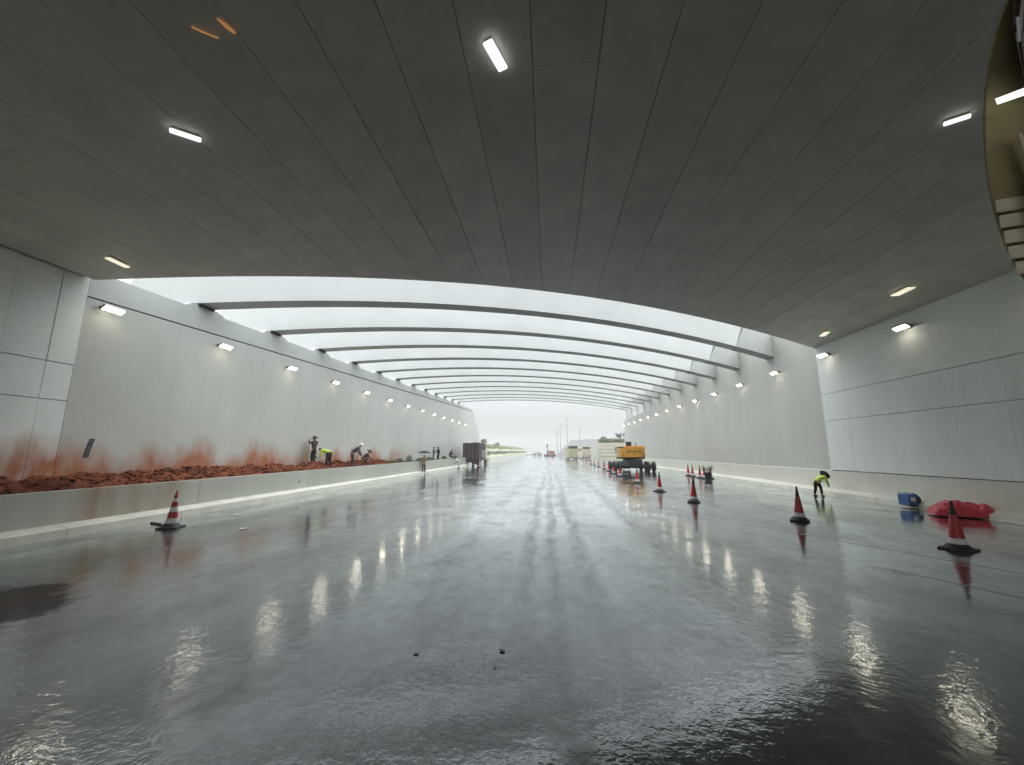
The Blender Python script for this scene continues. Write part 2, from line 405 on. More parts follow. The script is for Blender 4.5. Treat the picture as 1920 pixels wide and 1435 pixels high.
# left wall -------------------------------------------------------------
jz = lambda y: 6.61 + .047*(y-10.3)
tz = lambda y: 7.50 + .0365*(y-11.2)
lw = thing('left_wall', (0, 0, 0), label='long pale concrete wall on the left with a jointed coping and red soil splashes', cat='wall')
MB().prism([(10.22, -.05), (86.5, -.05), (72.6, jz(68)), (10.22, jz(10.22))], 'x', WL-.9, WL).build('wall_face', M['wall_l'], lw)
MB().prism([(10.22, jz(10.22)), (72.6, jz(68)), (68.0, tz(68)), (10.22, tz(10.22))], 'x', WL-.9, WL-.05).build('joint', M['dark'], lw)
MB().prism([(10.22, jz(10.22)+.045), (70.9, jz(68)+.045), (67.0, tz(67)), (10.22, tz(10.22))], 'x', WL-.95, WL+.004).build('coping', M['coping'], lw)
tw = thing('tunnel_left_wall', (0, 0, 0), label='left tunnel wall of pale green cladding panels beside the tunnel mouth', cat='wall')
MB().box((WL-.5, -1, 3.7), (.8, 22.3, 7.6)).build('wall_core', M['dark'], tw)
ylev = [1.0, 3.45, 4.5, 7.42]
yv = [10.212 - .65] + [10.212-.65-.97*(i+1) for i in range(7)] + [0., -4, -12]
prev = 10.216
for i, y in enumerate(yv):
    for a, b in zip(ylev, ylev[1:]):
        dx = random.uniform(-.006, .006)
        MB().box((WL-.045+dx, (y+prev)/2, (a+b)/2), (.09, prev-y-.014, b-a-.022)).build('cladding_panel', M['panel_l'], tw)
    prev = y
# right wall ------------------------------------------------------------
rw = thing('right_wall', (0, 0, 0), label='long pale concrete wall on the right of the open roof section', cat='wall')
poly = [(21.1, -.05), (75.0, -.05), (74.2, 7.7), (58.9, 7.7), (58.9, 10.4), (21.1, 9.0)]
MB().prism(poly, 'x', WR, WR+.9).build('wall_face', M['wall_r'], rw)
trw = thing('tunnel_right_wall', (0, 0, 0), label='right tunnel wall of large pale cladding panels with two horizontal joints', cat='wall')
MB().box((WR+.5, 4.5, 3.7), (.8, 33.1, 7.6)).build('wall_core', M['dark'], trw)
ylev = [1.155, 3.5, 4.8, 7.42]
yv = [21.05-1.6*(i+1) for i in range(9)] + [3, -3, -12]
prev = 21.05
for y in yv:
    for a, b in zip(ylev, ylev[1:]):
        dx = random.uniform(-.003, .003)
        MB().box((WR+.045-.08+dx, (y+prev)/2, (a+b)/2), (.09, prev-y-.005, b-a-.02)).build('cladding_panel', M['panel_r'], trw)
    prev = y
ba = thing('right_barrier', (0, 0, 0), label='low stained concrete barrier along the foot of the right wall', cat='barrier')
MB().prism([(WR+.05, 0), (13.52, 0), (13.54, 1.13), (WR+.05, 1.155)], 'y', -60, 74.9).build('barrier_face', M['barrier'], ba)
m = MB()
for px in (20.3, 18.9, 18.15, 17.45, 19.6):
    w = random.uniform(.05, .09); zl = .32+random.random()*.3; MB().prism([(13.56, zl), (13.52+.0235*(zl)/1.13-.008, zl), (13.52+.02*1.1/1.13-.004, 1.1), (13.56, 1.1)], 'y', px-w/2, px+w/2).build('plaster_run', M['white_plastic'], ba)
# kerbs: pieces along both sides
def kerb(name, side, y0, y1, label):
    k = thing(name, (0, 0, 0), label=label, cat='kerb')
    step = 3.0; y = y0
    while y < y1:
        e = min(y+step, y1)
        if side < 0: p = [(-11.45, 0), (-11.50, .20), (-11.74, .30), (-11.80, .30), (-11.80, 0)]
        else: p = [(13.07, 0), (13.12, .17), (13.42, .28), (13.525, .28), (13.525, 0)]
        dz = random.uniform(-.004, .004)
        MB().prism([(a, b+dz if b > 0 else 0) for a, b in p], 'y', y+.006, e-.006).build('kerb_stone', M['kerb'], k)
        y = e
kerb('left_kerb', -1, -6, 57, 'off-white sloped kerb at the foot of the planter wall')
kerb('right_kerb', 1, -3, 75, 'off-white sloped kerb along the foot of the right barrier')
pw = thing('planter_wall', (0, 0, 0), label='low pale concrete planter wall holding the red soil', cat='wall')
y = -6.
while y < 57:
    e = min(y+6.3, 57); zt = 1.07 + .004*max(0, y-10); zt2 = 1.07 + .004*max(0, e-10)
    m = MB(); m.prism([(y+.008, 0), (e-.008, 0), (e-.008, zt2), (y+.008, zt)], 'x', -12.0, -11.79)
    m.build('wall_segment', M['planter'], pw); y = e
MB().box((-12.9, 57.05, .6), (1.9, .12, 1.2)).build('end_wall', M['planter'], pw)
m = MB()
for y in (18.4, 31.0, 44.0): MB().tube((-11.80, y, .62), (-11.775, y, .62), .05, None, 10).build('drain_hole', M['dark'], pw)

# planting bed
def soil_z(x, y):
    t = (x+11.98)/(WL+11.98)
    h = 1.0 + .36*t**.8 if y < 33 else 1.05 + .12*t
    a = .22 if y < 31 else .05
    h += a*(noise.fractal(Vector((x*1.3, y*.8, 3)), 1., 2., 4)) + .09*noise.noise(Vector((x*3.2, y*2.4, 9)))*(1 if y < 33 else .4) + (.05*noise.noise(Vector((x*8, y*6, 2))) if y < 33 else 0)
    return max(h, .92) if t > .12 else min(h, 1.06)
us = [-11.98 - i*.07 for i in range(27)]
sb = MB().sheet(lambda x, y: (x, y, soil_z(x, y)), us, [-4 + i*.09 for i in range(407)]).build('red_soil', M['soil']); tag(sb, kind='structure')
sd = MB().sheet(lambda x, y: (x, y, soil_z(x, y)), us, [32.3 + i*.35 for i in range(71)]).build('dark_soil', M['soil_dark']); tag(sd, kind='structure')
m = MB()
for i in range(3200):
    y = random.uniform(3, 31)**1.0; x = random.uniform(-13.75, -12.05); r = random.choice((.015, .02, .03, .04, .06))
    m.ball((x, y, soil_z(x, y)+r*.3), (r*random.uniform(.7, 1.5), r*random.uniform(.8, 1.9), r*random.uniform(.5, .9)), 6, 4, rotz(random.random()*3))
o = m.build('soil_clods', M['soil']); tag(o, 'loose red clods of soil lying on the planting bed', 'soil', kind='stuff')

# ------------------------------------------------------------------ roof beams over the open section
ords = ['first', 'second', 'third', 'fourth', 'fifth', 'sixth', 'seventh', 'eighth', 'ninth', 'tenth', 'eleventh', 'last']
def beam(n):
    yl, yr = 13.9+4.19*n, 24.9+4.22*n
    zl, zr = 7.83+.162*n, 7.68+.145*n; rise = 1.22-.03*n
    bw = .80; H = 1.45
    b = thing('roof_beam', (0, 0, 0), label=f'{ords[n]} curved white roof beam counted from the dark tunnel mouth', cat='roof beam', group='curved roof beams over the road')
    XL, XR = -16.2, 14.3
    def f(x, dz=0., dy=0.):
        t = (x-WL)/(WR-WL)
        return (x, yl+(yr-yl)*t+dy, zl+(zr-zl)*t+rise*(1-(2*t-1)**2) + dz)
    def sweep(xa, xb, inset, mname, nm, slA=0., slB=0., N=28):
        m = MB(); rings = []
        for i in range(N+1):
            x = xa+(xb-xa)*i/N
            q = []
            for dy, dz in ((inset, inset), (bw-inset, inset), (bw-inset, H), (inset, H)):
                sl = (slA if i == 0 else slB if i == N else 0)*dz
                q.append(m.bm.verts.new(f(x+sl, dz, dy)))
            rings.append(q)
        for A, B in zip(rings, rings[1:]):
            for j in range(4): m.bm.faces.new((A[j], A[(j+1) % 4], B[(j+1) % 4], B[j]))
        m.bm.faces.new(rings[0]); m.bm.faces.new(rings[-1][::-1])
        return m.build(nm, M[mname], b)
    sweep(XL, 11.0+.1*n, 0, 'beam', 'beam_body', .35, .5)
    sweep(11.003+.1*n, XR, -.012, 'beam_end', 'beam_end', .5, 0, 6)
    # pedestal on the left wall
    yc = yl+bw/2
    zb = tz(yc); zt = zl-.02
    m = MB(); m.prism([(yc-.95, tz(yc-.95)-.05), (yc+.95, tz(yc+.95)-.05), (yc+.95, zt-.12), (yc+.6, zt), (yc-.55, zt)], 'x', WL-.9, WL-.02)
    m.build('pedestal', M['coping'], b)
    MB().box((WL+.02, yl+bw/2, zt-.03), (.10, bw-.1, .06)).build('junction_shade', M['dark'], b)  # dark block standing in for shade where beam meets wall
    if n >= 8:
        MB().prism([(yr+.0-.05, 7.65), (yr+bw+.05, 7.65), (yr+bw+.05, zr-.02), (yr-.05, zr-.02)], 'x', WR+.05, WR+.75).build('pier', M['coping'], b)
for n in range(12): beam(n)

# ------------------------------------------------------------------ wall lamps
def make_lamp(side):
    t = thing('wall_lamp', (0, 0, 0))
    s = -side   # direction away from the wall
    rot = Matrix.Rotation(R(-36*s), 3, 'Y')
    MB().box((s*.22, 0, .03), (.20, .62, .07), rot, .012).build('housing', M['lamp_body'], t)
    MB().box((s*.245, 0, -.004), (.175, .56, .012), rot, .003).build('diffuser', M['lamp'], t)
    for yy in (-.2, .2): MB().box((s*.06, yy, .03), (.14, .04, .10)).build('bracket', M['grey_metal'], t)
    return t
def ordn(i): return ['nearest', 'second', 'third', 'fourth', 'fifth', 'sixth', 'seventh', 'eighth', 'ninth', 'tenth', 'eleventh', 'twelfth', 'thirteenth', 'fourteenth', 'fifteenth', 'sixteenth'][i]
def lamps(side, ys, z, lab, group):
    p = make_lamp(side); x = WL if side < 0 else WR-(0)
    for j in (1, 2, 3):        # unseen lamps carry the row on, added to light the near walls
        q = copy_tree(p); q.location = ((x+.01) if side < 0 else (x-.08), ys[0]-4.44*j, z)
        tag(q, f'added unseen wall lamp on the {"left" if side < 0 else "right"} tunnel wall, ' + ('just outside the picture', 'level with the camera', 'behind the camera')[j-1], 'lamp', group)
    for i, y in enumerate(ys):
        o = p if i == 0 else copy_tree(p)
        xx = x if side < 0 or y > 21 else x-.08
        o.location = (xx, y, z); tag(o, lab(i), 'lamp', group)
lamps(-1, [10.8+4.46*i for i in range(13)], 6.39, lambda i: f'{ordn(i)} lit white lamp on the left wall counted from the tunnel mouth', 'lamps along the left wall')
lamps(1, [15.8+4.42*i for i in range(14)], 6.62, lambda i: f'{ordn(i)} lit white lamp on the right wall counted from the camera', 'lamps along the right wall')

# ------------------------------------------------------------------ windscreen reflections and lamp ghosts, built as glowing strips on the ceiling
def reflection_strip(p0, p1, w, m, label, cat='reflection', name='ceiling_reflection', group=None):
    p0, p1 = Vector(p0), Vector(p1); c = (p0+p1)/2; d = p1-p0
    a = math.atan2(d.y, d.x); t = thing(name, c, 0, label, cat, group)
    rot = rotz(a) @ Matrix.Rotation(-math.asin(d.z/d.length), 3, 'Y')
    MB().box((0, 0, .016), (d.length*.96, w*.8, .03), rot, .008).build('housing', M['cream'], t)  # backing added behind the reflection strip, no real fitting
    MB().box((0, 0, -.02), (d.length, w, .045), rot, .02 if w > .06 else .008).build('tube', m, t)  # glowing strip standing in for the reflection or lamp ghost
reflection_strip((-7.14, 6.08, 8.09), (-6.80, 6.42, 8.13), .11, M['tube'], 'cool white windscreen reflection built as a glowing strip on the dark ceiling, upper left')
reflection_strip((-.88, 5.28, 8.46), (-.68, 5.78, 8.46), .17, M['tube'], 'cool white windscreen reflection built as a glowing bar on the dark ceiling, top centre')
reflection_strip((7.45, 7.27, 8.07), (7.72, 7.06, 8.04), .09, M['tube'], 'short white windscreen reflection built as a glowing strip on the dark ceiling, upper right')
reflection_strip((-12.22, 9.34, 7.37), (-12.26, 9.92, 7.37), .16, M['ghost_dim'], 'dim warm windscreen ghost built as a glow on the ceiling above the nearest left wall lamp')
reflection_strip((12.08, 14.4, 7.40), (12.05, 13.7, 7.40), .26, M['ghost_dim'], 'dim warm windscreen ghost built as a glow on the ceiling above the nearest right wall lamp')
reflection_strip((12.58, 19.0, 7.28), (12.42, 18.4, 7.29), .22, M['ghost_dim'], 'small dim warm windscreen ghost built as a glow on the ceiling by the right tunnel mouth corner')
def amber(pts, label):  # reflections of the bus interior, added as glowing streaks
    MB().path([Vector(p) for p in pts], .012, 6).build('amber_reflection_streak', M['amber']); o = col.objects[-1]
    tag(o, label, 'light', 'amber reflections built as streaks on the ceiling')
amber([(-5.25, 4.54, 8.29), (-5.16, 4.63, 8.30), (-5.0, 4.75, 8.31)], 'thin amber windscreen reflection built as a glowing streak on the dark ceiling, top left')
m = MB(); m.tube((-4.80, 4.50, 8.33), (-4.76, 4.60, 8.33), .012, .026); m.tube((-4.76, 4.60, 8.33), (-4.70, 4.72, 8.33), .026, .02)
tag(m.build('amber_reflection_streak', M['amber']), 'thicker amber windscreen reflection built as a streak right of the thin one on the ceiling', 'light', 'amber reflections built as streaks on the ceiling')

# ------------------------------------------------------------------ traffic cones
def make_cone(style):
    t = thing('traffic_cone', (0, 0, 0))
    def r_at(z): return .155-.125*(z-.05)/.83
    MB().box((0, 0, .02), (.48, .48, .04), None, .01).build('base', M['black'], t)
    MB().lathe([(.225, .04), (.20, .07), (r_at(.13), .13)], 18).build('skirt', M['black'], t, True)
    lv = {'r': [(.13, .24, 'cone_white'), (.24, .70, 'cone_red'), (.70, .93, 'black')],
          'l': [(.13, .26, 'cone_white'), (.26, .42, 'cone_red'), (.42, .55, 'cone_white'), (.55, .68, 'cone_red'), (.68, .77, 'cone_white'), (.77, .96, 'cone_red')]}[style]
    for a, b, c in lv:
        e = .004 if c == 'cone_white' else 0
        MB().lathe([(r_at(a)+e, a+.001), (r_at(b)+e, b-.001)], 18).build('sleeve_band' if c != 'black' else 'tip', M[c], t, True)
    if style == 'r': MB().lathe([(.0355, .93), (.026, .95), (.03, .97), (.012, .99)], 12).build('knob', M['black'], t, True)
    return t
cl = make_cone('l'); cl.location = (-10.14, 10.35, 0); cl.rotation_euler = (0, R(2), .3)
tag(cl, 'red and white striped cone standing alone beside the left planter', 'traffic cone')
cr = make_cone('r')
spots = [(8.45, 9.61), (7.33, 13.05), (5.8, 17.39), (5.62, 21.84), (5.72, 27.63), (5.78, 34.6), (5.9, 38.6), (6.3, 44.5), (6.45, 49.4), (6.7, 57.0), (6.9, 64), (7.0, 70), (7.4, 82.7), (7.9, 96)]
for i, (x, y) in enumerate(spots):
    o = cr if i == 0 else copy_tree(cr)
    o.location = (x, y, 0); o.rotation_euler = (R(random.uniform(-2, 2)), R(random.uniform(-2, 2)), random.uniform(0, 1.5))
    lab = ('nearest red cone of the right row, in front of the red tarp bundle' if i == 0 else
           f'{ordn(i)} red cone from the camera in the receding right row')
    tag(o, lab, 'traffic cone', 'cones in the receding row')
for i, (x, y, lab) in enumerate([(11.85, 36.4, 'leftmost slim cone of the cluster by the right kerb'), (11.8, 35.2, 'second slim cone of the cluster by the right kerb'),
                            (11.75, 33.4, 'middle slim cone of the cluster by the right kerb'), (11.72, 32.4, 'cone just left of the dark tub of branches by the kerb'), (12.08, 32.2, 'cone behind the dark tub of branches by the kerb')]):
    o = copy_tree(cr); o.location = (x, y, 0); o.rotation_euler = (0, 0, i); tag(o, lab, 'traffic cone', 'cones clustered by the right kerb')
o = copy_tree(cl); o.location = (-9.35, 54.0, 0); o.rotation_euler = (0, R(12), 1.1); tag(o, 'small tilted red cone behind the brown truck wheels', 'traffic cone')

# tub with branches
t = thing('tub', (11.62, 31.4, 0), 0, 'dark tub of cut branches standing near the right kerb', 'tub')
MB().lathe([(.20, 0), (.27, .5), (.29, .52), (.25, .5), (.18, .06)], 16, cap=False).build('tub_shell', M['black'], t, True)
m = MB()
for i in range(26):
    a = random.random()*6.28; d = Vector((math.cos(a)*random.uniform(.15, .5), math.sin(a)*.3, random.uniform(.75, 1.0)))
    p = Vector((math.cos(a)*.1, math.sin(a)*.1, .3)); m.tube(p, d, .012, .004, 5)
    for q in range(4):
        c = p.lerp(d, random.uniform(.6, 1)); v = Vector((random.gauss(0, 1), random.gauss(0, 1), random.gauss(0, 1))).normalized()*.07
        m.quad([c, c+v, c+v+Vector((.03, .02, .03)), c+Vector((.03, 0, .04))])
m.build('branches', M['bark'], t)

# ------------------------------------------------------------------ people
def skin_mesh(verts, edges, radii, level=2, root=0):
    me = bpy.data.meshes.new('tmp'); me.from_pydata([tuple(v) for v in verts], edges, []); me.update()
    o = bpy.data.objects.new('tmp', me); col.objects.link(o)
    o.modifiers.new('s', 'SKIN'); sk = me.skin_vertices[0].data if me.skin_vertices else None
    if sk is None:
        bm = bmesh.new(); bm.from_mesh(me); bm.verts.layers.skin.verify(); bm.to_mesh(me); bm.free(); sk = me.skin_vertices[0].data
    for i, r in enumerate(radii):
        rr = r if isinstance(r, tuple) else (r, r)
        sk[i].radius = rr; sk[i].use_root = (i == root)
    md = o.modifiers.new('d', 'SUBSURF'); md.levels = level; md.render_levels = level
    dg = bpy.context.evaluated_depsgraph_get(); dg.update()
    out = bpy.data.meshes.new_from_object(o.evaluated_get(dg))
    bpy.data.objects.remove(o)
    for p in out.polygons: p.use_smooth = True
    return out
def person(loc, rz, label, pelvis=.92, lean=5, feet=((-.12, 0), (.12, .05)), hands=((-.3, .25, .9), (.3, .25, .9)), knees=.06, head_tilt=0,
           top='brown_cloth', legs='black_cloth', hat='straw', shoe='black', vest=False, scale=1.0, feet_z=(0, 0), group=None):
    t = thing('person', loc, rz, label, 'person', group); t.scale = (scale,)*3
    L = R(lean)
    P = Vector((0, 0, pelvis)); U = Vector((0, math.sin(L), math.cos(L))); F = Vector((0, math.cos(L), -math.sin(L)))
    waist = P+U*.18; chest = P+U*.38; neck = P+U*.53
    Hd = R(lean*.75+head_tilt); HU = Vector((0, math.sin(Hd), math.cos(Hd))); HF = Vector((0, math.cos(Hd), -math.sin(Hd)))
    head = neck+HU*.16
    sh = [chest+U*.08+Vector((s*.185, 0, 0)) for s in (-1, 1)]
    hips = [P+Vector((s*.095, 0, -.04)) for s in (-1, 1)]
    ank = [Vector((f[0], f[1], .09+z)) for f, z in zip(feet, feet_z)]
    kn = [(h+a)/2+Vector((0, knees, 0)) for h, a in zip(hips, ank)]
    toe = [a+Vector((0, .15, -.05)) for a in ank]
    hd = [Vector(h) for h in hands]
    el = []
    for s, h, k in zip(sh, hd, (-1, 1)):
        d = (h-s)
        if d.length > .56: h[:] = s+d*(.56/d.length); d = h-s
        off = math.sqrt(max(0, .29**2-(d.length/2)**2)); el.append((s+h)/2+Vector((k*.6*off, -.3*off, -.7*off)))
    V = [P, waist, chest, neck]; Rr = [(.105, .08), (.10, .08), (.12, .09), (.055, .055)]; E = [(0, 1), (1, 2), (2, 3)]
    for i in (0, 1):
        b = len(V); V += [sh[i], el[i], hd[i]]; Rr += [.062, .043, .028]; E += [(2, b), (b, b+1), (b+1, b+2)]
        b = len(V); V += [hips[i], kn[i], ank[i], toe[i]]; Rr += [.088, .056, .038, .036]; E += [(0, b), (b, b+1), (b+1, b+2), (b+2, b+3)]
    body = skin_mesh(V, E, Rr, 1)
    m = MB(); m.bm.from_mesh(body); bpy.data.meshes.remove(body)
    rot = Matrix.Rotation(-Hd, 3, 'X')
    m.ball(head, (.075, .093, .115), 12, 9, rot); m.tube(neck-HU*.04, head, .052, .05, 8)
    m.ball(head+HF*.092-HU*.01, (.014, .02, .026), 6, 4, rot)
    for s in (-1, 1): m.ball(head+Vector((s*.076, 0, 0)), (.012, .022, .032), 6, 4, rot)
    m.ball(head+HF*.083-HU*.052, (.026, .012, .010), 6, 4, rot)
    for i, s in enumerate((-1, 1)):
        d = (hd[i]-el[i]).normalized(); side = d.cross(Vector((0, 0, 1)));
        side = side.normalized() if side.length > .1 else Vector((1, 0, 0)); nrm = side.cross(d)
        palm = hd[i]+d*.05; m.ball(palm, (.030, .030, .040), 8, 6)
        for j, (o_, ln) in enumerate(((-.027, .062), (-.009, .074), (.009, .070), (.027, .055))):
            a = palm+side*o_+d*.022; b = a+d*ln*.5-nrm*.012; c = b+d*ln*.25-nrm*.028
            m.tube(a, b, .0095, .0085, 6); m.tube(b, c, .0085, .006, 6)
        a = palm+side*(-s*.028)-d*.02; m.tube(a, a+d*.035-nrm*.02+side*(-s*.02), .011, .008, 6)
    m.build('body', M['skin'], t, True)
    m = MB()
    for s in (-1, 1): m.ball(head+HF*.080+HU*.015+Vector((s*.03, 0, 0)), .011, 6, 4)
    m.build('eyes', M['hair'], t, True)
    m = MB(); m.ball(head+HU*.02-HF*.012, (.082, .095, .112), 12, 8, rot); 
    for f in [f for f in m.bm.faces if (f.calc_center_median()-head).dot(HU) < -.01 and (f.calc_center_median()-head).dot(HF) > -.03]: m.bm.faces.remove(f)
    m.build('hair', M['hair'], t, True)
    # clothing grown round the same skeleton
    sv = [P-U*.07, waist, chest, neck-U*.05]; sr = [(.175, .145), (.165, .14), (.185, .145), (.08, .075)]; se = [(0, 1), (1, 2), (2, 3)]
    for i in (0, 1):
        b = len(sv); w = el[i].lerp(hd[i], .85); sv += [sh[i], el[i], w]; sr += [.092, .068, .05]; se += [(2, b), (b, b+1), (b+1, b+2)]
    me = skin_mesh(sv, se, sr, 1); me.materials.append(M[top]); link('jacket' if vest else 'shirt', me, t)
    tv = [P+U*.05, P-Vector((0, 0, .03))]; trr = [(.135, .115), (.14, .12)]; te = [(0, 1)]
    for i in (0, 1):
        b = len(tv); tv += [hips[i], kn[i], ank[i]+Vector((0, 0, .02))]; trr += [.115, .085, .062]; te += [(1, b), (b, b+1), (b+1, b+2)]
    me = skin_mesh(tv, te, trr, 1, 1); me.materials.append(M[legs]); link('trousers', me, t)
    for i in (0, 1):
        m = MB(); m.ball(ank[i]+Vector((0, .055, -.045)), (.052, .14, .05), 10, 6); m.build('shoe', M[shoe], t, True)
    if vest:
        m = MB()
        for k in (.14, .30): m.lathe([(.150, -.02), (.152, .02)], 14, P+U*k, False, rot)
        m.build('reflective_band', M['reflect'], t, True)
    top_ = head+HU*.09
    if hat == 'conical' or hat == 'straw' or hat == 'straw_dark':
        br = .27 if hat != 'straw' else .23
        m = MB(); m.lathe([(br, -.05), (br*.98, -.035), (.12, .01), (.105, .06), (.06, .105), (.005, .115)], 18, top_-HU*.02, True, rot)
        m.build('hat', M['straw' if hat == 'straw' else 'straw_dark'], t, True)
    elif hat == 'helmet':
        m = MB(); m.lathe([(.15, -.045), (.125, -.03), (.118, .02), (.09, .075), (.04, .1), (.004, .105)], 16, top_-HU*.03, True, rot)
        m.build('helmet', M['white_plastic'], t, True)
    return t
def sz(x, y): return soil_z(x, y)
PX = -12.9
person((-13.3, 21.9, sz(-13.3, 21.9)-.03), R(75), 'person standing on red soil in wide dark hat holding an upright pole', lean=2, hands=((-.28, .22, 1.55), (.25, .34, 1.5)), top='brown_cloth', legs='black_cloth', hat='conical', scale=.86)
def tool(name, a, b, label, cat, head=None, r=.018, m='wood'):
    t = thing(name, a, 0, label, cat); A = Vector(a); B = Vector(b)-A
    MB().tube((0, 0, 0), B, r, r*.9, 8).build('handle', M[m], t)
    if head == 'blade': MB().box(B.normalized()*-.02, (.22, .05, .14), None, .008).build('blade', M['steel'], t)
    elif head == 'cap': MB().tube((0, 0, -.01), B.normalized()*.12, r*1.5, r*1.2, 8).build('socket', M['steel'], t)
    return t
tool('long_pole', (-13.42, 21.55, 1.3), (-13.40, 21.58, 2.72), 'tall thin pole held upright by the worker in the wide hat', 'pole', 'cap')
person((-12.9, 22.9, sz(-12.9, 22.9)-.03), R(80), 'person in bright yellow green jacket bending over with a hoe on red soil', pelvis=.84, lean=72, feet=((-.2, 0), (.2, .1)), knees=.06, hands=((-.15, .55, .62), (.12, .45, .72)), top='hivis', legs='black_cloth', hat=None, vest=True, head_tilt=30)
tool('hoe', (-13.5, 22.4, 1.7), (-12.75, 22.75, 1.35), 'thin hoe handle reaching left from the bent yellow worker', 'hoe', 'blade')
person((-12.6, 25.0, sz(-12.6, 25)-.03), R(-70), 'person in grey shirt and white helmet stooping towards the ground', pelvis=.86, lean=52, feet=((-.15, 0), (.16, .08)), knees=.05, hands=((-.2, .62, .62), (.2, .6, .55)), top='grey_cloth', legs='navy_cloth', hat='helmet')
person((-12.8, 27.0, sz(-12.8, 27)-.03), R(-50), 'person crouching low in brown clothes and dark hat by the soil', pelvis=.36, lean=48, feet=((-.18, .1), (.18, .14)), knees=.34, hands=((-.22, .55, .2), (.22, .6, .25)), top='brown_cloth', legs='brown_cloth', hat='straw_dark', scale=.85)
tool('spade_handle', (-12.85, 26.4, 1.2), (-12.98, 26.3, 2.42), 'thin upright tool handle stuck in the ground beside the crouching worker', 'spade', 'cap')
person((-11.55, 36.8, 0), R(200), 'person in beige shirt walking on wet road by the kerb under a black umbrella', lean=3, feet=((-.1, -.12), (.1, .16)), hands=((-.2, .28, 1.35), (.27, .1, .8)), top='beige_cloth', legs='grey_cloth', hat=None)
t = thing('umbrella', (-11.5, 36.6, 1.4), 0, 'open black umbrella held over the person walking by the kerb', 'umbrella')
m = MB(); n = 16
rg = []
for k, (r, z) in enumerate(((.02, .72), (.25, .70), (.45, .62), (.62, .50))):
    rg.append([m.bm.verts.new((r*(1 if i % 2 == 0 or k < 3 else .95)*math.cos(2*math.pi*i/n), r*(1 if i % 2 == 0 or k < 3 else .95)*math.sin(2*math.pi*i/n), z+(.015 if i % 2 and k == 3 else 0))) for i in range(n)])
for a, b in zip(rg, rg[1:]):
    for i in range(n): m.bm.faces.new((a[i], a[(i+1) % n], b[(i+1) % n], b[i]))
m.build('canopy', M['black_cloth'], t)
m = MB(); m.tube((0, 0, -.12), (0, 0, .80), .01); m.path([(0, 0, -.12), (.02, 0, -.17), (.06, 0, -.17), (.08, 0, -.13)], .012); m.build('shaft', M['steel'], t)
for i in range(0, n, 2):
    a = 2*math.pi*i/n; MB().tube((0, 0, .42), (.40*math.cos(a), .40*math.sin(a), .63), .004, None, 4).build('rib', M['steel'], t)
person((-12.7, 43.9, sz(-12.7, 44)), R(100), 'left one of two dark figures standing close together on the planter', top='grey_cloth', legs='navy_cloth', hat=None, hands=((-.22, .1, .85), (.2, .3, 1.0)), scale=.86)
person((-12.5, 45.0, sz(-12.5, 45)), R(60), 'right one of two dark figures standing close together on the planter', top='navy_cloth', legs='black_cloth', hat='straw_dark', hands=((-.22, .3, 1.0), (.22, .1, .85)), scale=.86)
person((-12.45, 50.0, 1.05), R(-100), 'person in dark jacket sitting low on the planter edge near the truck', pelvis=.55, lean=25, knees=.22, feet=((-.12, .35), (.12, .4)), hands=((-.2, .5, .6), (.2, .5, .55)), top='navy_cloth', legs='black_cloth', hat=None)
person((-11.0, 49.2, 0), R(80), 'person in pale clothes bending beside the planter left of the truck', pelvis=.86, lean=65, knees=.05, feet=((-.15, 0), (.15, .1)), hands=((-.2, .6, .6), (.2, .6, .6)), top='pale_cloth', legs='pale_cloth', hat=None)
person((12.2, 20.1, 0), R(-75), 'person in yellow green vest bending over beside the right kerb', scale=.82, pelvis=.84, lean=62, feet=((-.16, -.05), (.16, .1)), knees=.07, hands=((-.2, .62, .78), (.16, .6, .6)), top='hivis', legs='black_cloth', hat='straw_dark', vest=True, head_tilt=10)

# ------------------------------------------------------------------ vehicles
def wheel(c, r, w, parent, axis='x', rim='grey_metal'):
    rot = Matrix.Rotation(R(90), 3, 'Y') if axis == 'x' else Matrix.Rotation(R(90), 3, 'X')
    o = MB().lathe([(r*.6, -w/2), (r*.92, -w/2), (r, -w*.35), (r, w*.35), (r*.92, w/2), (r*.6, w/2)], 20, c, True, rot).build('wheel', M['black'], parent, True)
    MB().lathe([(r*.55, -w/2-.012), (r*.3, -w/2-.03), (r*.3, w/2+.03), (r*.55, w/2+.012)], 14, c, True, rot).build('rim', M[rim], o, True)
    return o
# brown box truck seen from the rear
t = thing('truck', (-11.25, 57.6, 0), 0, 'dark brown box truck parked by the left wall, seen from behind', 'truck')
MB().box((0, 3.1, 2.06), (2.35, 6.2, 2.5), None, .05).build('box_body', M['truck_brown'], t)
for s in (-1, 1):
    MB().box((s*.585, -.025, 2.06), (1.12, .05, 2.38), None, .012).build('rear_door', M['truck_brown'], t)
for s in (-.95, -.25, .25, .95): MB().tube((s, -.07, .95), (s, -.07, 3.2), .02).build('lock_rod', M['truck_grey'], t)
for k in range(7): MB().box((1.2, .5+k*.9, 2.06), (.07, .08, 2.4)).build('side_rib', M['truck_grey'], t)
MB().box((1.19, 4.0, 1.75), (.04, 3.6, 1.1)).build('side_panel', M['truck_grey'], t)
MB().box((0, 3.5, .72), (.9, 7.2, .22)).build('chassis', M['black'], t)
MB().box((0, -.05, .62), (2.2, .12, .16), None, .02).build('bumper', M['black'], t)
for s in (-1, 1):
    MB().box((s*.95, -.12, .62), (.25, .03, .1)).build('tail_light', M['red_light'], t)
    for y in (.9, 2.1, 7.2): wheel((s*.98, y, .48), .48, .30, t)
    MB().box((s*.75, -.12, .45), (.4, .02, .35)).build('mud_flap', M['white_plastic'] if s < 0 else M['black'], t)
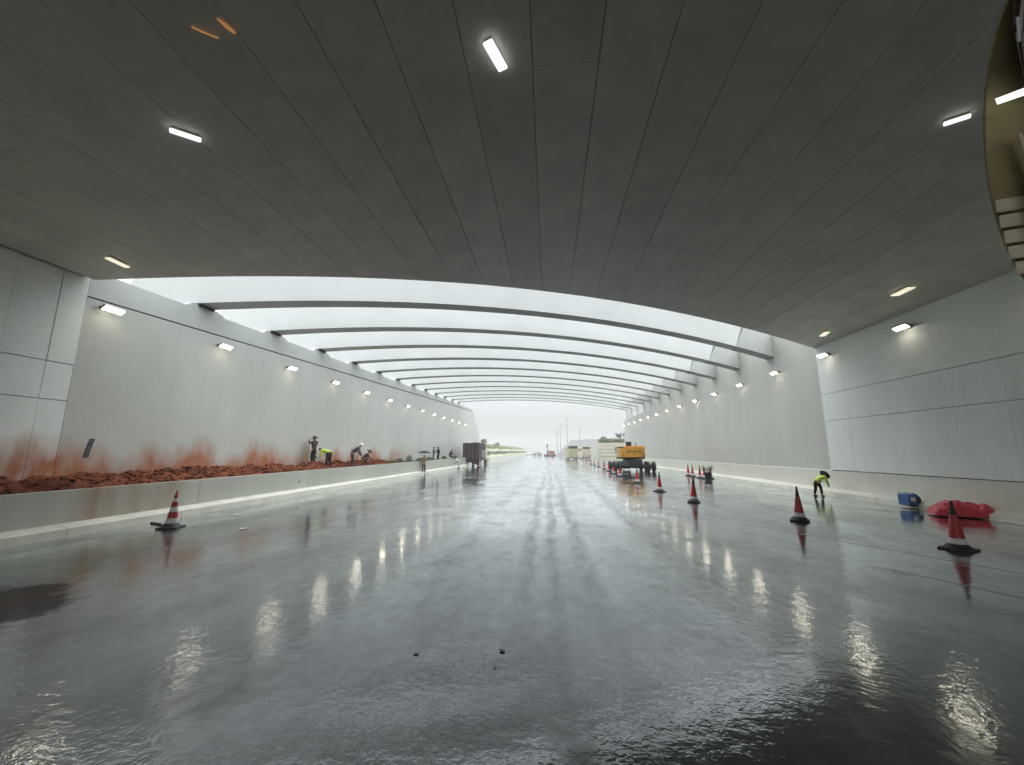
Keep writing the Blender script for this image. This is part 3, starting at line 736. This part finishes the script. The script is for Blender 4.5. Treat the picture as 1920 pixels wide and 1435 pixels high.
m = MB(); m.prism([(6.4, .8), (8.2, .8), (8.2, 1.7), (7.9, 2.6), (6.4, 2.7)], 'x', -1.15, 1.15); m.build('cab', M['cream'], t)
MB().box((.2, 2.6, 3.37), (1.0, 1.6, .12), rotz(.3), .03).build('roof_load', M['truck_brown'], t)

# wheeled excavator seen from behind
t = thing('excavator', (8.75, 45.0, 0), 0, 'yellow wheeled excavator with black exhaust stack seen from the rear', 'excavator')
a = R(3); rz_ = rotz(a)
def Rz(p): return rz_ @ Vector(p)
MB().box((.15, -.1, .92), (1.35, 3.0, .66), rz_, .06).build('undercarriage', M['black'], t)
MB().box(Rz((0.1, -1.35, .55)), (.7, .5, .4), rz_, .05).build('gearbox', M['black'], t)
for yy in (-1.3, 1.5):
    m = MB(); m.tube(Rz((-1.9, yy, .52)), Rz((2.0, yy, .52)), .15); m.build('axle', M['black'], t)
    for s in (-1.95, -1.5, 1.45, 2.0):
        c = Rz((s, yy, .51))
        rot = rz_ @ Matrix.Rotation(R(90), 3, 'Y')
        o = MB().lathe([(.3, -.14), (.45, -.14), (.51, -.10), (.51, .10), (.45, .14), (.3, .14)], 20, c, True, rot).build('wheel', M['black'], t, True)
        MB().lathe([(.29, -.18), (.14, -.2), (.14, .2), (.29, .18)], 14, c, True, rot).build('rim', M['chassis_green'], o, True)
m = MB(); m.box(Rz((-1.15, -.75, .82)), (1.1, 1.5, .5), rz_, .05)
m.build('tool_locker', M['chassis_green'], t)
MB().lathe([(.62, 1.0), (.62, 1.28)], 24).build('slew_ring', M['black'], t, True)
# upper structure faces away (+Y)
m = MB(); pl = [(-1.32, -1.0), (-1.2, -1.35), (-.6, -1.62), (.6, -1.62), (1.2, -1.35), (1.32, -1.0), (1.32, .2), (-1.32, .2)]
m.prism(pl, 'z', 1.45, 2.42); o = m.build('counterweight', M['yellow'], t)
bm_ = bmesh.new(); bm_.from_mesh(o.data); bmesh.ops.bevel(bm_, geom=bm_.edges[:], offset=.05, segments=2, affect='EDGES'); bm_.to_mesh(o.data); bm_.free()
MB().box((.35, -.2, 2.52), (1.9, 1.6, .22), None, .05).build('engine_hood', M['yellow'], t)
MB().box((0, .4, 1.36), (2.5, 3.0, .16), None, .03).build('deck', M['black'], t)
MB().box((-.25, -.45, 2.86), (.52, .5, .5), None, .04).build('exhaust_box', M['black'], t)
MB().tube((.55, -.3, 2.6), (.55, -.3, 2.95), .05).build('exhaust_pipe', M['black'], t)
m = MB(); m.box((-.85, 1.35, 2.05), (.95, 1.5, 1.25), None, .06); cab = m.build('cab', M['cream'], t)
MB().box((-.85, .585, 2.25), (.75, .02, .6)).build('cab_window', M['glass'], cab); MB().box((-1.335, 1.35, 2.25), (.02, 1.1, .6)).build('cab_window', M['glass'], cab)
m = MB(); m.prism([(1.5, 1.5), (2.2, 1.6), (4.4, 2.55), (4.3, 2.8), (2.6, 2.3), (1.5, 1.95)], 'x', .0, .38); m.build('boom', M['yellow'], t)
m = MB(); m.prism([(4.2, 2.75), (4.55, 2.6), (3.9, .9), (3.65, .95)], 'x', .05, .33); m.build('stick', M['yellow'], t)
m = MB(); m.prism([(3.5, .9), (4.1, .9), (4.3, .5), (4.0, .12), (3.5, .1), (3.35, .5)], 'x', -.25, .62); m.build('bucket', M['black'], t)
m = MB(); m.tube((-1.28, -.9, 1.5), (-1.28, -.9, 1.48), .02); 
for s in (-1, 1): MB().box((s*1.0, -1.50, 1.62), (.18, .06, .08), rotz(-s*.42)).build('tail_light', M['red_light'], t)
MB().box((0, -1.63, 2.05), (1.5, .03, .05)).build('trim_line', M['black'], t)
m = MB()
for x in (-1.05, -.6): m.tube((x, -1.2, 2.42), (x, -1.2, 2.62), .018)
m.tube((-1.05, -1.2, 2.62), (-.6, -1.2, 2.62), .018); m.build('handrail', M['black'], t)

def coach(loc, rz, label, mm, top):
    t = thing('bus', loc, rz, label, 'bus')
    MB().box((0, 5, 2.0), (2.5, 10, 3.1), None, .12).build('body', M[mm], t)
    MB().box((0, -.03, 3.15), (2.1, .05, .5), None, .02).build('rear_window', M['glass'], t)
    MB().box((0, -.02, 3.5), (2.42, .08, .12)).build('roof_trim', M[top], t)
    for k in range(5):
        for s in (-1, 1): MB().box((s*1.26, 1.2+k*1.9, 2.6), (.03, 1.6, .8)).build('window', M['glass'], t)
    for k in range(4): MB().box((0, -.03, 1.1+k*.4), (1.9, .04, .05)).build('louvre', M['truck_grey'], t)
    for s in (-1, 1):
        MB().box((s*1.1, -.03, 1.0), (.16, .04, .5)).build('tail_light', M['red_light'], t)
        for y in (2.2, 7.6): wheel((s*1.05, y, .48), .48, .3, t)
    MB().box((0, 0, .55), (2.4, .1, .22), None, .03).build('bumper', M['black'], t)
coach((6.1, 106.0, 0), R(2), 'nearer olive grey bus parked by the road beyond the roof', 'coach', 'black')
coach((10.6, 118.0, 0), R(4), 'farther cream bus parked just behind the olive one', 'coach2', 'coach2')

def car(loc, rz, label, mm, van=False, sc=1.):
    t = thing('van' if van else 'car', loc, rz, label, 'van' if van else 'car', 'cars far down the road'); t.scale = (sc,)*3
    h = 2.0 if van else 1.45
    m = MB(); m.prism([(0, .35), (4.3, .35), (4.35, .8), (3.4, .95), (2.7, h), (.7 if not van else .1, h), (.05, 1.0)], 'x', -.85, .85); m.build('body', M[mm], t)
    MB().box((0, .33 if not van else .04, h*.82), (1.35, .05, .4), Matrix.Rotation(R(-35 if not van else 0), 3, 'X')).build('rear_window', M['glass'], t)
    for s in (-1, 1):
        MB().box((s*.856, 1.7, h*.8), (.02, 1.7, .32)).build('side_window', M['glass'], t)
        MB().box((s*.7, .02, .85), (.22, .05, .12)).build('tail_light', M['red_light'], t)
        for y in (.9, 3.4): wheel((s*.8, y, .32), .32, .2, t)
car((-12.0, 235, 0), 0, 'silver car far down the road, leftmost of the distant cars', 'silver')
car((-8.0, 220, 0), .1, 'dark car far down the road, second of the distant cars', 'car_dark')
car((-7.6, 275, 0), -.1, 'dark grey van far down the road behind the dark car', 'car_dark', True)
car((-4.6, 200, 0), 0, 'grey dark car far down the road near its centre', 'car_dark')
car((1.4, 190, 0), .4, 'red van parked at the left foot of the far retaining wall', 'car_red', True, 1.3)
# far worker post and dark heap
t = thing('post', (-.9, 190, 0), 0, 'dark upright post left of the far red van', 'post')
MB().tube((0, 0, 0), (0, 0, 4.8), .25, .18).build('shaft', M['chassis_green'], t); MB().ball((0, 0, 4.9), (.42, .42, .7), 8, 6).build('post_head', M['chassis_green'], t)
m = MB()
for i in range(14): m.ball((-2+i*.32+random.uniform(-.2, .2), 185+random.uniform(-.6, .6), random.uniform(.2, .7)), random.uniform(.4, .8), 7, 5)
tag(m.build('rubble_heap', M['soil_dark']), 'low dark heap on the road around the far post', 'heap', kind='stuff')

# ------------------------------------------------------------------ things by the right kerb
t = thing('generator', (12.95, 16.3, 0), R(8), 'blue boxy machine with black round end beside the right kerb', 'generator'); t.scale = (.66, .66, .84)
MB().box((-.02, 0, .36), (.52, .62, .46), None, .06).build('casing', M['blue'], t)
MB().lathe([(.10, -.02), (.27, 0), (.29, .12), (.22, .26), (.05, .28)], 18, (.22, -.05, .33), True, Matrix.Rotation(R(90), 3, 'Y')).build('fan_housing', M['black'], t, True)
MB().box((0, -.02, .055), (.62, .66, .07), None, .02).build('skid', M['white_plastic'], t)
m = MB()
for s in (-.2, .2): m.path([(s-.06, -.25, .58), (s-.06, -.25, .63), (s-.06, .25, .63), (s-.06, .25, .58)], .015)
m.build('carry_handle', M['blue'], t)
MB().box((-.05, -.318, .40), (.26, .012, .16)).build('label_plate', M['white_plastic'], t)
def tarp_fn(u, v):
    x = u; y = v
    e = max(0, 1-(abs(x)/1.0)**3.2)*max(0, 1-(abs(y)/.62)**2.6)
    h = .36*e**.5 + .10*e*noise.fractal(Vector((x*1.8, y*2.5, 4)), 1, 2, 3) + .13*e*(.5-abs(noise.noise(Vector((x*2.6+y*1.5, y*3.2, 8))))) - .05*e*(x > .1)*abs(math.sin(x*5))
    h += .05*math.exp(-((x+.35+.3*y)/.05)**2)*e
    return (x+.05*noise.noise(Vector((x*4, y*4, 1))), y+.05*noise.noise(Vector((x*4, y*4, 7))), max(.01, h))
m = MB().sheet(tarp_fn, [-1.02+i*.0255 for i in range(81)], [-.64+i*.0257 for i in range(51)])
o = m.build('tarp_bundle', M['tarp'], None, True); o.location = (12.93, 14.35, .03); o.rotation_euler = (0, 0, R(-28)); o.scale = (.74, .72, 1.05)
tag(o, 'bundled crimson tarpaulin heaped against the right kerb', 'tarpaulin')
m = MB(); m.path([(13.3, 14.2, .02), (13.1, 13.5, .02), (12.95, 12.7, .02), (12.6, 11.2, .02)], .018)
tag(m.build('white_pipe', M['white_plastic']), 'thin pale pipe on the road beyond the red tarpaulin', 'pipe')
def scrap(loc, s, m, label, nm='paper_scrap', cat='litter'):
    q = MB().sheet(lambda u, v: (u, v*.7, .008+abs(noise.noise(Vector((u*20+loc[0], v*20, loc[1]))))*s*.3), [-s+i*s/3 for i in range(7)], [-s+i*s/3 for i in range(7)]).build(nm, M[m])
    q.location = (loc[0], loc[1], .002); q.rotation_euler = (0, 0, loc[0]); tag(q, label, cat)
scrap((-1.37, 4.34), .035, 'paper', 'tiny white paper scrap on the wet road in the foreground')
scrap((-.51, 4.45), .03, 'black', 'crumpled black scrap on the wet road in the foreground', 'black_scrap')
scrap((-.54, 4.14), .015, 'black', 'smaller black scrap just in front of the crumpled one', 'black_scrap')
scrap((-8.08, 10.38), .09, 'paper', 'white scrap on the road, nearer of two by the striped cone')
scrap((-10.1, 12.6), .09, 'paper', 'white scrap on the road, farther of two by the striped cone')
scrap((12.1, 19.7), .12, 'paper', 'white scrap on the road beside the bending yellow worker')
m = MB(); m.path([(-11.3, 10.9, .02), (-10.8, 10.7, .02), (-10.5, 10.45, .03)], .03)
tag(m.build('black_strap', M['black']), 'short black strap on the road left of the striped cone', 'strap')
m = MB(); m.sheet(lambda u, v: (-13.785+.02*noise.noise(Vector((u*9, v*9, 2))), 10.98+u+.18*(v), 2.12+v), [-.07+i*.035 for i in range(5)], [-.28+i*.07 for i in range(9)])
tag(m.build('grey_rag', M['grey_cloth']), 'small dark grey rag stuck on the left wall above the soil', 'rag')

# ------------------------------------------------------------------ plants
def leaves(m, c, rad, n, s):
    for i in range(n):
        d = Vector((random.gauss(0, 1), random.gauss(0, 1), random.gauss(0, 1))).normalized()*random.random()**.4
        p = Vector(c)+Vector((d.x*rad[0], d.y*rad[1], d.z*rad[2]))
        a = Vector((random.gauss(0, 1), random.gauss(0, 1), random.gauss(0, 1))).normalized()*s; b = a.orthogonal().normalized()*s*.6
        m.quad([p-a, p+b, p+a, p-b])
shr = [(-12.4, 31.4, .22, 'leaf'), (-12.7, 33.6, .32, 'leaf3'), (-12.4, 35.2, .38, 'leaf3'), (-12.9, 36.6, .5, 'leaf3'), (-12.4, 38.0, .35, 'leaf'), (-12.6, 39.4, .3, 'leaf'),
       (-12.3, 41.2, .36, 'leaf3'), (-12.9, 42.4, .3, 'leaf'), (-12.3, 47.0, .3, 'leaf'), (-12.7, 48.4, .35, 'leaf3'), (-12.4, 52.2, .3, 'leaf'), (-12.7, 54.2, .35, 'leaf')]
for i, (x, y, h, mm) in enumerate(shr):
    z = sz(x, y)
    t = thing('shrub', (x, y, z-.02), 0, f'{ordn(i)} small {"grey green" if mm == "leaf3" else "green"} shrub from the camera in the planter', 'shrub', 'young shrubs in the planter')
    m = MB()
    for k in range(4): m.tube((0, 0, 0), (random.uniform(-.2, .2), random.uniform(-.2, .2), h*.9), .012, .005, 5)
    m.build('stem', M['bark'], t)
    m = MB(); leaves(m, (0, 0, h*.7), (.32, .34, h*.62), 150, .055); m.build('foliage', M[mm], t)
# bank on the left beyond the wall
def bank_fn(u, v):
    z = (0, .05, .9, 1.0, 1.9, 2.2, 3.0, 3.2, 3.2)[u]; x = (-13.0, -13.3, -13.3, -13.9, -15.4, -17, -18.5, -21, -60)[u]
    return (x-(v-80)*.012, v, z*(1+ (v-80)*.0015))
bk = MB().sheet(bank_fn, range(9), [87+i*14 for i in range(18)]).build('bank', M['bank']); tag(bk, kind='structure')
t = thing('roadside_wall', (0, 0, 0), 0, 'low pale wall along the left edge of the far road', 'wall')
y = 86
while y < 330:
    xx = -12.75-(y-80)*.012
    MB().box((xx, y+6, .42), (.22, 11.95, .86)).build('wall_block', M['kerb'], t); y += 12
m = MB()
for i in range(900):
    y = random.uniform(88, 320); leaves(m, (-18.6-(y-80)*.012+random.uniform(-.5, .5), y, 3.5+(y-80)*.004+random.uniform(-.2, .25)), (.7, .9, .6), 7, .28)
tag(m.build('upper_hedge', M['leaf2']), 'yellow green hedge along the top of the left bank', 'hedge', kind='stuff')
m = MB()
for i in range(700):
    y = random.uniform(88, 300); leaves(m, (-14.9-(y-80)*.012+random.uniform(-.6, .6), y, 1.7+(y-80)*.002+random.uniform(-.2, .2)), (.8, .9, .4), 6, .25)
tag(m.build('lower_hedge', M['leaf3']), 'grey green ground planting low on the left bank', 'hedge', kind='stuff')
for i, (x, y) in enumerate([(-16.6, 96), (-17.0, 118), (-17.3, 145), (-18.0, 190)]):
    t = thing('concrete_block', (x, y, 2.0), R(10*i), f'{ordn(i)} pale block from the camera lying on the left bank', 'block', 'pale blocks on the bank')
    MB().box((0, 0, .4), (1.0, 4.0, .8), None, .05).build('block_body', M['white_plastic'], t); MB().box((0, 0, .85), (1.1, 4.1, .1), None, .02).build('block_lid', M['cream'], t)
def tree(loc, h, cr, label, mm='leaf3', palm=False, group='trees beyond the open roof'):
    t = thing('palm_tree' if palm else 'tree', loc, random.random()*3, label, 'tree', group)
    m = MB(); m.tube((0, 0, 0), (.05*h, 0, h*.35), .035*h, .026*h); m.tube((.05*h, 0, h*.35), (.02*h, .03*h, h*.75), .026*h, .015*h)
    if not palm:
        for k in range(6):
            a = random.random()*6.28; m.tube((.04*h, .01*h, h*(.4+.05*k)), (math.cos(a)*cr*.7, math.sin(a)*cr*.7, h*(.6+.05*k)), .012*h, .004*h, 5)
    m.build('trunk', M['bark'], t)
    m = MB()
    if palm:
        for k in range(13):
            a = k*.5+random.random()*.3; el = random.uniform(.1, 1.0)
            for j in range(8):
                u = j/8; r0 = u*cr; r1 = (u+.125)*cr; zz = lambda q: h*.75+cr*(math.sin(el)*q-.8*q*q)
                ca, sa = math.cos(a), math.sin(a); w = .12*cr*(1-u*.6)
                m.quad([(r0*ca-w*sa, r0*sa+w*ca, zz(u)-.1), (r0*ca, r0*sa, zz(u)), (r1*ca, r1*sa, zz(u+.125)), (r1*ca-w*sa, r1*sa+w*ca, zz(u+.125)-.1)])
                m.quad([(r0*ca+w*sa, r0*sa-w*ca, zz(u)-.1), (r0*ca, r0*sa, zz(u)), (r1*ca, r1*sa, zz(u+.125)), (r1*ca+w*sa, r1*sa-w*ca, zz(u+.125)-.1)])
    else:
        for k in range(12):
            a = random.random()*6.28; r = cr*random.uniform(.2, .75)
            leaves(m, (math.cos(a)*r, math.sin(a)*r, h*random.uniform(.58, .92)), (cr*.4, cr*.4, cr*.32), 45, cr*.09)
    m.build('crown', M[mm], t)
tree((-17.6, 95, 3.2), 2.6, .8, 'small palm on the left bank just right of the truck', 'leaf', True)
tree((-18.2, 112, 3.2), 2.4, 1.2, 'round bushy tree on the left bank near the hedge start', 'leaf3')
tree((-19.5, 150, 3.4), 2.2, 1.2, 'low dark tree farther along the left bank hedge', 'leaf3')

# far right: retaining wall with raked end, terraces, trees on top
t = thing('retaining_wall', (0, 0, 0), 0, 'pale retaining wall with a sloping end behind the parked buses', 'wall')
m = MB()
A = [(2.3, 168, 0), (24, 132, 0), (24, 132, 6.6), (8.2, 158, 6.6)]
B = [(x+1.2, y+1.2, z) for x, y, z in A]
va = [m.bm.verts.new(p) for p in A]; vb = [m.bm.verts.new(p) for p in B]
m.bm.faces.new(va); m.bm.faces.new(vb[::-1])
for i in range(4): m.bm.faces.new((va[i], va[(i+1) % 4], vb[(i+1) % 4], vb[i]))
m.build('wall_face', M['retain'], t)
te = thing('terrace', (0, 0, 0), 0, 'stepped pale terraced embankment beyond the right wall', 'embankment')
for k in range(5):
    y0_ = 108+k*3.2
    def cur(x, y0_=y0_): return y0_-(x-13)*.25
    xa = 13.6
    m = MB(); pts = [(xa+.2*k, cur(xa)), (50, cur(50)), (50, cur(50)+6), (xa+.2*k, cur(xa)+6)]
    m.prism(pts, 'z', 0 if k == 0 else .95*k+.02, .95*(k+1)-.12); m.build('terrace_step', M['terrace'], te)
    m = MB(); m.prism([(x, y-.06) for x, y in pts], 'z', .95*(k+1)-.12, .95*(k+1)+.02); m.build('ledge', M['terrace_joint'], te)
hb = MB()
for i in range(420):
    x = random.uniform(15, 34) if random.random() < .7 else random.uniform(15, 21); leaves(hb, (x, 124-(x-13)*.25+random.uniform(-.6, .6), 5.1+random.uniform(0, .5)), (.7, .7, .45), 7, .22)
tag(hb.build('terrace_hedge', M['leaf']), 'green shrubs in a row along the top of the terraces', 'hedge', kind='stuff')
tree((20.8, 123, 4.7), 3.0, 1.3, 'left one of two round trees on top of the terraces', 'leaf3')
tree((22.6, 121, 4.7), 3.0, 1.2, 'right one of two round trees on top of the terraces', 'leaf3')
tree((16.4, 126, 4.7), 2.0, 1.2, 'low bushy tree on the terrace nearest the buses', 'leaf3')

def pole(x, y, h, arms, label, lean=0):
    t = thing('utility_pole', (x, y, 0), 0, label, 'pole', 'poles rising beyond the buses')
    MB().tube((0, 0, 0), (lean, 0, h), .22, .13, 8).build('mast', M['truck_grey'], t)
    for z, w in arms:
        MB().box((lean*z/h, 0, z), (w, .16, .16)).build('crossarm', M['truck_grey'], t)
        m = MB()
        for s in (-.45, 0, .45): m.tube((lean*z/h+s*w, 0, z), (lean*z/h+s*w, 0, z+.5), .08)
        m.build('insulator', M['truck_grey'], t)
pole(10.6, 240, 23, [(20.5, 3.4), (17.5, 3.4), (13.0, 2.0)], 'tallest utility pole with three crossarms left of the buses')
pole(7.2, 262, 20, [(18.0, 3.0)], 'second utility pole standing left of the tallest one')
pole(5.4, 275, 18, [(16.5, 4.4), (14.5, 4.4)], 'leftmost utility pole with two wide crossarms')
pole(19.5, 262, 17, [(16.2, 2.6)], 'faint lone pole rising above the buses')

# ------------------------------------------------------------------ mirror hanging at the upper right, close to the camera
fwv = Vector((-.0902, .9811, .1714)).normalized()
ps_, pp_ = R(5.2537), R(9.8706)
fwv = Vector((-math.sin(ps_)*math.cos(pp_), math.cos(ps_)*math.cos(pp_), math.sin(pp_))); rtv = Vector((math.cos(ps_), math.sin(ps_), 0)); upv = rtv.cross(fwv)
dist = .95
c = Vector((0, 0, 2.0)) + fwv*dist + rtv*(dist*(1995-960)/750) + upv*(dist*(717.5-235)/750)
mt = thing('side_mirror', c, 0, 'tan oval mirror with pleated beige lower part hanging at the upper right edge', 'mirror')
mt.rotation_euler = Matrix((rtv, fwv, upv)).transposed().to_euler()
# local x: right, y: towards the camera, z: up
k = dist/750
ax, az = 152*k, 335*k
def oval(fx, fz, y, n=56): return [(ax*fx*math.cos(2*math.pi*i/n), y, az*fz*math.sin(2*math.pi*i/n)) for i in range(n)]
m = MB(); rings = [oval(.90, .95, -.03), oval(1, 1, -.012), oval(1, 1, 0), oval(.97, .985, .012), oval(.7, .75, .022), oval(.3, .35, .027)]
vr = [[m.bm.verts.new(p) for p in r] for r in rings]
for a_, b_ in zip(vr, vr[1:]):
    for i in range(56): m.bm.faces.new((a_[i], a_[(i+1) % 56], b_[(i+1) % 56], b_[i]))
m.bm.faces.new(vr[0][::-1]); m.bm.faces.new(vr[-1]); m.build('mirror_body', M['tan'], mt, True)
# pleated lower part: separate folded strips
def lx(px): return (px-1995)*k
def lz(py): return (235-py)*k
for j in range(9):
    y0_ = 338+j*29
    if y0_ > 365:
        e = math.sqrt(max(0.0, 1-(lz(y0_+16)/az)**2))*ax
        xa = max(lx(1866+max(0, (y0_-372))*.30), -e*.97); xb = lx(1950+(y0_-338)*.3)
        MB().box(((xa+xb)/2, .020, lz(y0_+14)), (xb-xa, .014, 25*k), Matrix.Rotation(R(-9), 3, 'Y'), .0055).build('pleat', M['pleat'], mt)
m = MB(); m.tube((lx(1938), .045, lz(330)), (lx(1912), .045, lz(250)), .010, .006, 8); m.tube((lx(1938), .045, lz(330)), (lx(1960), .03, lz(560)), .012, .01, 8); m.build('pleat_cord', M['pleat'], mt, True)
m = MB(); m.tube((lx(1925), .05, lz(-60)), (lx(1918), .05, lz(60)), .030, .026, 14); m.tube((lx(1918), .05, lz(60)), (lx(1932), .05, lz(165)), .026, .014, 14); m.build('bracket_arm', M['brown_gloss'], mt, True)
m = MB(); m.tube((lx(1908), .083, lz(32)), (lx(1911), .080, lz(78)), .005, .004, 8); m.build('painted_highlight', M['paper'], mt, True)  # pale piece put in as the highlight on the bracket
m = MB(); m.tube((lx(1868), .06, lz(191)), (lx(1932), .06, lz(168)), .0075, .009, 10); m.build('reflected_tube', M['tube'], mt, True)  # emitting piece stands in for a reflected interior tube

for ch in mt.children:      # the parts were laid out with y towards the camera
    for v in ch.data.vertices:
        q = (dist-v.co.y)/dist; ex, ez = -(1995-960)*k, -(717.5-235)*k
        v.co = (ex+(v.co.x-ex)*q, -v.co.y, ez+(v.co.z-ez)*q)
    ch.data.flip_normals()

# ------------------------------------------------------------------ haze
HAZE = True
if HAZE:
    hz = MB().box((0, 400, 14.5), (700, 1400, 34)).build('haze', bpy.data.materials.new('haze_air')); tag(hz, kind='stuff')
    hm = hz.data.materials[0]; hm.use_nodes = True; hm.node_tree.nodes.clear()
    ho = hm.node_tree.nodes.new('ShaderNodeOutputMaterial'); pv = hm.node_tree.nodes.new('ShaderNodeVolumePrincipled')
    pv.inputs['Color'].default_value = (.86, .87, .87, 1); pv.inputs['Density'].default_value = .0016; pv.inputs['Anisotropy'].default_value = .3
    hm.node_tree.links.new(pv.outputs[0], ho.inputs['Volume'])
